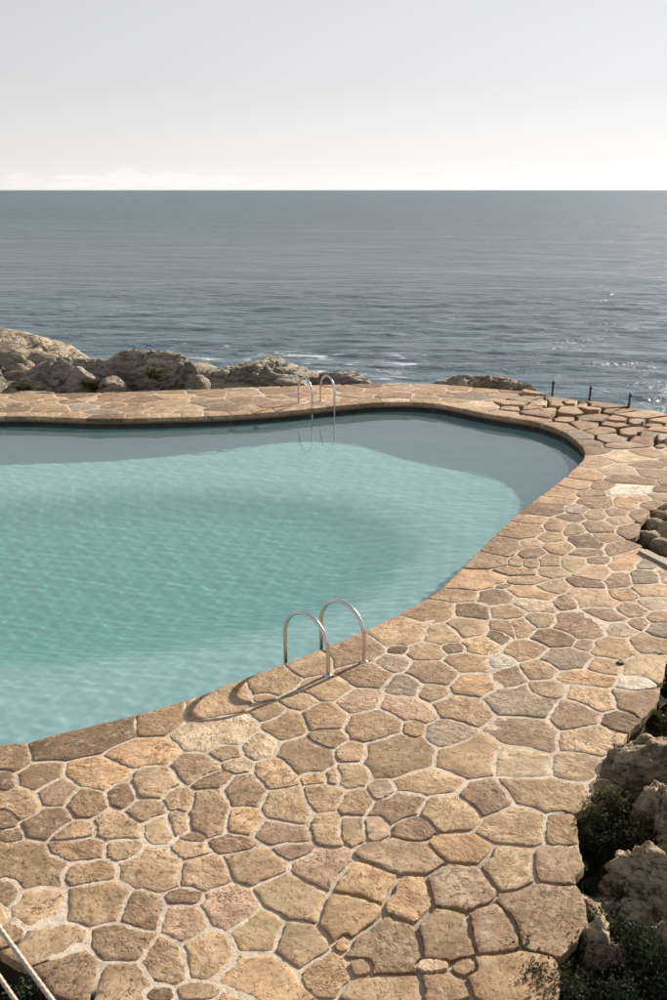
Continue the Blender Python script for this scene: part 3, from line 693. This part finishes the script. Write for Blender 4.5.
rock('rock_outcrop', (-10.9, 27.0, -1.0), (4.7, 2.6, 2.0), 21, ROCK_TAN, 'tall tan granite outcrop with smooth sloping flank at far left', 'rock', G1, rz=-0.10, sub=6, planes=7, chop=0.86, rough=0.05, ridge=0.3)
rock('rock_outcrop', (-6.7, 24.3, -0.40), (1.85, 0.9, 0.90), 33, ROCK_GREY, 'dark grey jagged rock in front of the tall tan outcrop', 'rock', G1, rz=0.1, sub=6, planes=12, chop=0.72, rough=0.055, nscale=1.3, ridge=0.6)
rock('rock_outcrop', (-4.55, 24.5, -0.40), (1.75, 0.95, 1.12), 47, ROCK_GREY, 'grey pointed boulder with steep cracks left of the flat outcrop', 'rock', G1, rz=-0.15, sub=6, planes=10, chop=0.76, rough=0.055, nscale=1.3, ridge=0.6)
rock('rock_outcrop', (-1.95, 25.0, -0.50), (2.15, 1.1, 1.0), 58, ROCK_GREY, 'long flat-topped grey outcrop right behind the far ladder', 'rock', G1, rz=0.06, sub=6, planes=9, chop=0.78, rough=0.055, nscale=1.3, ridge=0.6)
rock('rock_outcrop', (0.25, 24.3, -0.40), (1.3, 0.7, 0.52), 64, ROCK_GREY, 'low dark ledge of rock at the terrace edge behind the far ladder', 'rock', G1, sub=5, planes=10, chop=0.7, rough=0.1, ridge=0.8)
rock('rock_outcrop', (3.65, 23.9, -0.30), (1.5, 0.6, 0.42), 71, ROCK_TAN, 'low crumbly pale rock on the terrace edge left of the iron posts', 'rock', G1, rz=-0.15, sub=6, planes=8, chop=0.8, rough=0.10, nscale=1.8, ridge=0.7)
bl = [(-8.35, 23.3, .42, .40, 'rounded grey boulder at the left edge beside the dark shrub'), (-6.05, 23.45, .36, .42, 'shadowed block of rock wedged left of the pointed boulder'), (-5.35, 23.2, .34, .22, 'small flat slab leaning at the foot of the pointed boulder'),
      (-3.35, 23.6, .30, .20, 'small round stone at the right foot of the pointed boulder'), (-1.0, 23.6, .40, .16, 'flat dark stone lying along the foot of the flat outcrop')]
for k, (x, y, a, h, lab) in enumerate(bl):
    rock('boulder', (x, y, -0.05), (a * 1.3, a, h * 1.25), 80 + k, ROCK_GREY, lab, 'boulder', 'small boulders behind the far terrace', rz=k * 0.7, sub=4, planes=10, chop=0.72, rough=0.14)
# bank of boulders by the near right edge
nb = [((655, 774), 0.52, .40, 'large sunlit boulder at the terrace edge by the right border'), ((662, 826), 0.34, .32, 'lumpy pale boulder below the large sunlit one at right border'), ((656, 888), 0.36, .30, 'brown slanting boulder above the pale stone in lower right corner'),
      ((612, 918), 0.34, .20, 'low dark brown rock lying in shade beside the terrace corner'), ((600, 948), 0.16, .26, 'knobbly tan stone standing among shrubs near bottom right'), ((622, 955), 0.13, .20, 'smaller tan stone leaning right of the knobbly one'),
      ((666, 945), 0.16, .22, 'pale stone cut by the right border low in the corner'), ((590, 820), 0.15, .12, 'dark striped rock wedged against the paving corner'), ((632, 742), 0.13, .10, 'small dark brown stone in the gap beside the paving'),
      ((657, 742), 0.15, .09, 'flat shaded stone above the large sunlit boulder'), ((664, 716), 0.12, .10, 'small grey stone under the green tuft at the right border')]
for k, (p, a, h, lab) in enumerate(nb):
    g = ground(*p, -0.12)
    rock('boulder', (g[0], g[1], -0.26 + h * 0.2), (a * 1.0, a * 0.85, h * 1.2), 101 + k, ROCK_NEAR, lab, 'boulder', 'boulders on the bank by the near terrace', rz=k * 1.1, sub=5 if a > .3 else 4, planes=11, chop=0.74, rough=0.20, nscale=1.7, ridge=0.8)
rb = [((662, 517), .16, .10, 'uppermost small rock in the dark planting gap at right'), ((655, 527), .15, .10, 'small tan rock in the middle of the planting gap at right'), ((648, 537), .17, .09, 'flat rock at the lower end of the planting gap'),
      ((666, 534), .18, .14, 'dark rock in the planting gap cut by the right border'), ((664, 546), .16, .10, 'dark rock just above the pale plank'), ((646, 521), .10, .07, 'smallest stone on the left lip of the planting gap')]
for k, (p, a, h, lab) in enumerate(rb):
    g = ground(*p, -0.1)
    rock('small_rock', (g[0], g[1], -0.12), (a * 1.2, a * 1.2, h * 1.4), 131 + k, ROCK_NEAR, lab, 'rock', 'rocks in the planting gap', rz=k, sub=3, planes=9, chop=0.72, rough=0.14)

# ------------------------------------------------------------------ shrubs
def tube_mesh(path, rad, sides=10, name='tube', caps=True, lobes=0, twist=0.0, lob=0.0):
    path = [Vector(p) for p in path]; V, Fc = [], []; up = Vector((0, 0, 1)); prev = None; s = 0
    for i, p in enumerate(path):
        t = (path[min(i + 1, len(path) - 1)] - path[max(i - 1, 0)]).normalized()
        if prev is None: a = t.orthogonal().normalized()
        else: a = (prev - t * prev.dot(t)).normalized()
        prev = a; b = t.cross(a)
        if i: s += (p - path[i - 1]).length
        r = rad[i] if hasattr(rad, '__len__') else rad
        for k in range(sides):
            th = 2 * math.pi * k / sides
            rr = r * (1 + lob * math.cos(lobes * (th + twist * s))) if lobes else r
            V.append(p + (a * math.cos(th) + b * math.sin(th)) * rr)
    for i in range(len(path) - 1):
        for k in range(sides):
            k2 = (k + 1) % sides; Fc.append((i * sides + k, i * sides + k2, (i + 1) * sides + k2, (i + 1) * sides + k))
    if caps: Fc += [tuple(range(sides))[::-1], tuple((len(path) - 1) * sides + k for k in range(sides))]
    return mesh_from(V, Fc, name)
def shrub(loc, rad, h, n, leaf, mat, label, seed, group=None, name='shrub', blade=False, cat='shrub'):
    r = np.random.default_rng(seed); e = empty(name, loc); tag(e, label, cat, group)
    V, Fc, rd = [], [], []
    nst = max(5, int(rad * 26)); tips = []
    sv, sf = [], []
    for k in range(nst):
        a = r.uniform(0, 6.28); q = rad * math.sqrt(r.uniform(0.02, 1)); hh = h * (1 - 0.55 * (q / rad) ** 2) * r.uniform(0.65, 1.15)
        tip = np.array((math.cos(a) * q, math.sin(a) * q, hh)); base = tip * np.array((0.25, 0.25, 0)); mid = (tip * np.array((.8, .8, .5)) + base * .2)
        tips.append((base, mid, tip))
        b0 = len(sv)
        for p, w_ in ((base, 0.006), (mid, 0.004), (tip, 0.0015)):
            for th in (0, 2.1, 4.2): sv.append(p + np.array((math.cos(th), math.sin(th), 0)) * w_)
        for l in (0, 3):
            for k3 in range(3): sf.append((b0 + l + k3, b0 + l + (k3 + 1) % 3, b0 + l + 3 + (k3 + 1) % 3, b0 + l + 3 + k3))
    for k in range(n):
        bse, mid, tip = tips[r.integers(nst)]
        t = r.uniform(0.12, 1.03) if blade is False else r.uniform(0, .3)
        p = (1 - t) ** 2 * bse + 2 * t * (1 - t) * mid + t * t * tip
        p = p + r.normal(0, 0.075 * rad + 0.012, 3) * np.array((1, 1, .6)); p[2] = max(p[2], 0.005)
        d = r.normal(0, 1, 3); d[2] = abs(d[2]) + 0.25; d /= np.linalg.norm(d)
        if blade: d = np.array((d[0] * .45, d[1] * .45, 1)); d /= np.linalg.norm(d)
        L = leaf * r.uniform(0.6, 1.3) * (3.0 if blade else 1); side = np.cross(d, r.normal(0, 1, 3)); side /= np.linalg.norm(side) + 1e-9
        W_ = L * (0.10 if blade else 0.30)
        b0 = len(V); V += [p, p + d * L * .5 + side * W_, p + d * L, p + d * L * .5 - side * W_]
        Fc.append((b0, b0 + 1, b0 + 2, b0 + 3)); rd += [r.random()] * 4
    me = mesh_from(V, Fc, 'foliage', False); at = me.attributes.new('rnd', 'FLOAT', 'POINT'); at.data.foreach_set('value', np.array(rd, np.float32))
    obj('foliage', me, mat, e); obj('stem', mesh_from(sv, sf, 'stem'), BARK, e)
    return e
gs = 'shrubs on the bank by the near terrace'
def at(px, py, z=-0.25): g = ground(px, py, z); return (g[0], g[1], z)
shrub(at(612, 846), 0.36, 0.38, 8320, 0.025, LEAF_OLIVE, 'olive green heath shrub growing against the paving corner at right', 1, gs)
shrub(at(632, 868), 0.30, 0.30, 5760, 0.025, LEAF_DARK, 'dark low shrub between the olive heath and the brown boulder', 2, gs)
shrub(at(664, 733, -.25), 0.22, 0.20, 2600, 0.035, LEAF_OLIVE, 'small green tuft in the gap by the right border', 3, gs)
shrub(at(600, 1000), 0.55, 0.34, 14400, 0.025, LEAF_DARK, 'wide dark shrub filling the bottom right corner', 4, gs)
shrub(at(648, 985), 0.46, 0.40, 11200, 0.025, LEAF_DARK, 'dark shrub rising against the right border at the bottom', 5, gs)
shrub(at(560, 965), 0.24, 0.20, 2600, 0.03, LEAF_OLIVE, 'green grassy tuft spilling over the lower paving corner', 6, gs)
shrub(at(640, 915), 0.30, 0.26, 3600, 0.03, LEAF_OLIVE, 'thin olive tuft between the brown boulder and the corner stones', 7, gs)
shrub(at(578, 885), 0.14, 0.14, 1200, 0.03, LEAF_DARK, 'little dark sprig in the notch of the paving edge', 8, gs)
shrub(at(660, 530, -.25), 0.34, 0.24, 2600, 0.04, LEAF_DARK, 'dark plant filling the planting gap at the right border', 9, gs)
shrub(at(668, 690, -.3), 0.34, 0.34, 3200, 0.04, LEAF_DARK, 'dark shrub at the right border beside the white stone', 10, gs)
gb = 'plants among the far rocks'
shrub((-8.5, 23.5, -0.05), 0.62, 0.42, 4200, 0.06, LEAF_DARK, 'dark green shrub among boulders at the left border', 11, gb)
shrub((-5.75, 22.95, -0.05), 0.34, 0.20, 2200, 0.05, LEAF_OLIVE, 'low olive shrub at the foot of the dark grey rock', 12, gb)
shrub((-4.35, 23.45, 0.12), 0.28, 0.20, 1500, 0.05, LEAF_OLIVE, 'green tuft in a cleft of the pointed boulder', 13, gb)
shrub((-7.3, 22.9, -0.05), 0.26, 0.14, 1200, 0.05, LEAF_OLIVE, 'small tuft at the terrace edge by the left boulders', 14, gb)
shrub((6.0, 20.7, -0.35), 0.5, 0.3, 2400, 0.045, LEAF_DRY, 'dry scrub under the rim by the middle iron post', 16, gb)
shrub((6.7, 20.0, -0.35), 0.5, 0.3, 2400, 0.045, LEAF_DRY, 'dry scrub under the rim by the rightmost iron post', 17, gb)
# bed under the rope railing
gl = 'shrubs under the rope railing'
shrub((-2.0, 4.45, -0.30), 0.42, 0.34, 8000, 0.03, LEAF_DARK, 'dark shrub under the rope railing in the bottom left corner', 18, gl)
shrub((-1.75, 4.1, -0.30), 0.40, 0.34, 8000, 0.03, LEAF_DARK, 'dark shrub under the lower rope at the bottom border', 22, gl)
shrub((-2.55, 5.0, -0.30), 0.45, 0.32, 7000, 0.03, LEAF_DARK, 'dark shrub at the left border behind the rope railing', 21, gl)

# unseen tall bush, added off the right of the view to shade the bank corner
shrub((3.65, 5.35, -0.35), 1.0, 1.45, 24000, 0.06, LEAF_DARK, 'unseen tall dark bush added right of the view to shade the bank', 20)

# ------------------------------------------------------------------ ladders
def ladder(deckA, deckB, outv, span, top, label, zwater):
    """two arched rails; deckA / deckB feet on the deck, outv unit vector towards the water"""
    e = empty('pool_ladder', (0, 0, 0)); tag(e, label, 'pool ladder', 'steel pool ladders')
    rr = span / 2
    ends = []
    for foot in (deckA, deckB):
        f = Vector((foot[0], foot[1], 0)); o = Vector((outv[0], outv[1], 0))
        path = [f + Vector((0, 0, z)) for z in np.linspace(-0.03, top - rr, 6)]
        for k in range(1, 24):
            a = math.pi * k / 24
            path.append(f + o * (rr - rr * math.cos(a)) + Vector((0, 0, top - rr + rr * math.sin(a))))
        path += [f + o * span + Vector((0, 0, z)) for z in np.linspace(top - rr, -1.15, 10)]
        obj('handrail', tube_mesh(path, 0.021, 14), STEEL, e)
        fl_ = [f + Vector((0, 0, z)) for z in (-0.012, 0.012, 0.02)]
        obj('base_flange', tube_mesh(fl_, [0.042, 0.042, 0.024], 16), STEEL, e)
        ends.append(f + o * span)
    for z in (-0.30, -0.58, -0.86):
        bm = bmesh.new(); bmesh.ops.create_cube(bm, size=1)
        a, b = ends; L = (b - a).length
        bmesh.ops.scale(bm, vec=(L, 0.075, 0.028), verts=bm.verts); bmesh.ops.bevel(bm, geom=bm.edges[:], offset=0.008, segments=2, affect='EDGES')
        me = bpy.data.meshes.new('step'); bm.to_mesh(me); bm.free()
        s = obj('step', me, STEEL, e, (a + b) / 2 + Vector((0, 0, z))); s.rotation_euler.z = math.atan2((b - a).y, (b - a).x)
    return e
A = ground(328, 675.5); B = ground(364, 662)
sp = (B - A) / np.linalg.norm(B - A); outv = np.array((-sp[1], sp[0])); q_ = R(8)
outv = np.array((outv[0] * math.cos(q_) - outv[1] * math.sin(q_), outv[0] * math.sin(q_) + outv[1] * math.cos(q_)))
ladder(A, B, outv, 0.60, 0.56, 'near stainless steel pool ladder arching over the stone rim', WATER_Z)
A2 = ground(298.5, 403.3); B2 = ground(320.5, 401.2); sp = (B2 - A2) / np.linalg.norm(B2 - A2)
outv = np.array((0.50, -0.87))
ladder(A2, B2, outv, 0.62, 0.62, 'far stainless steel pool ladder on the opposite rim', WATER_Z)

# ------------------------------------------------------------------ posts, plank, drain cap, rope railing
for k, (px, py, lab) in enumerate([(553, 398, 'leftmost short dark iron post on the seaward rim'), (590, 404, 'middle short dark iron post on the seaward rim'), (629, 412, 'rightmost short dark iron post on the seaward rim')]):
    g = ground(px, py) + np.array((0.03, 0.30)); e = empty('iron_post', (g[0], g[1], -0.55)); tag(e, lab, 'post', 'iron posts on the seaward rim')
    lean = 0.03 + 0.02 * k
    hgt = 0.89
    obj('shaft', tube_mesh([(lean * z, 0, z) for z in np.linspace(0, hgt, 6)], 0.026, 8), IRON, e)
    obj('eyelet', tube_mesh([(lean * hgt + 0.032 * math.cos(a), 0, hgt - 0.05 + 0.032 * math.sin(a)) for a in np.linspace(0, 6.28, 13)], 0.009, 6, caps=False), IRON, e)
def slab(name, pts, z, th, mat, label, cat):
    P_ = [ground(*p, z) for p in pts]; c = np.mean(P_, 0)
    bm = bmesh.new(); vs = [bm.verts.new((p[0] - c[0], p[1] - c[1], 0)) for p in P_]; f = bm.faces.new(vs)
    ret = bmesh.ops.extrude_face_region(bm, geom=[f])
    for g in ret['geom']:
        if isinstance(g, bmesh.types.BMVert): g.co.z = -th
    bmesh.ops.recalc_face_normals(bm, faces=bm.faces); bmesh.ops.bevel(bm, geom=bm.edges[:], offset=0.008, segments=2, affect='EDGES')
    me = bpy.data.meshes.new(name); bm.to_mesh(me); bm.free()
    return tag(obj(name, me, mat, None, (c[0], c[1], z)), label, cat)
slab('plank', [(638, 550.5), (647, 549), (690, 571), (690, 577)], 0.035, 0.05, PLANK, 'pale weathered plank lying on the paving below the planting gap', 'plank')
g = ground(620.3, 663.5)
bm = bmesh.new(); bmesh.ops.create_cone(bm, cap_ends=True, segments=20, radius1=0.042, radius2=0.036, depth=0.03); bmesh.ops.bevel(bm, geom=[e_ for e_ in bm.edges if e_.verts[0].co.z > 0 and e_.verts[1].co.z > 0], offset=0.006, segments=2, affect='EDGES')
me = bpy.data.meshes.new('drain_cap'); bm.to_mesh(me); bm.free()
tag(obj('drain_cap', me, RUBBER, None, (g[0], g[1], 0.006)), 'small black round cap set in the paving near the white stone', 'cap')

a_ = ground(0, 925, 1.0); b_ = ground(55, 1000, 1.0); dv_ = (b_ - a_) / np.linalg.norm(b_ - a_)
p0, p1 = a_ - dv_ * 1.1, b_ + dv_ * 1.1
e = empty('rope_railing', (p0[0], p0[1], 0)); tag(e, 'two-strand pale rope railing crossing the bottom left corner', 'railing')
for zz in (1.0, 0.62):
    path = [(*(dv_ * s), zz - 0.03 * math.sin(math.pi * s / np.linalg.norm(p1 - p0))) for s in np.linspace(0, np.linalg.norm(p1 - p0), 260)]
    obj('rope', tube_mesh(path, 0.012, 12, 'rope', True, 3, 46.0, 0.16), ROPE, e)
for s in (0.0, np.linalg.norm(p1 - p0)):
    q = dv_ * s; obj('post', tube_mesh([(q[0], q[1], -0.5), (q[0], q[1], 1.05), (q[0], q[1], 1.08)], [0.035, 0.035, 0.02], 12), IRON, e)
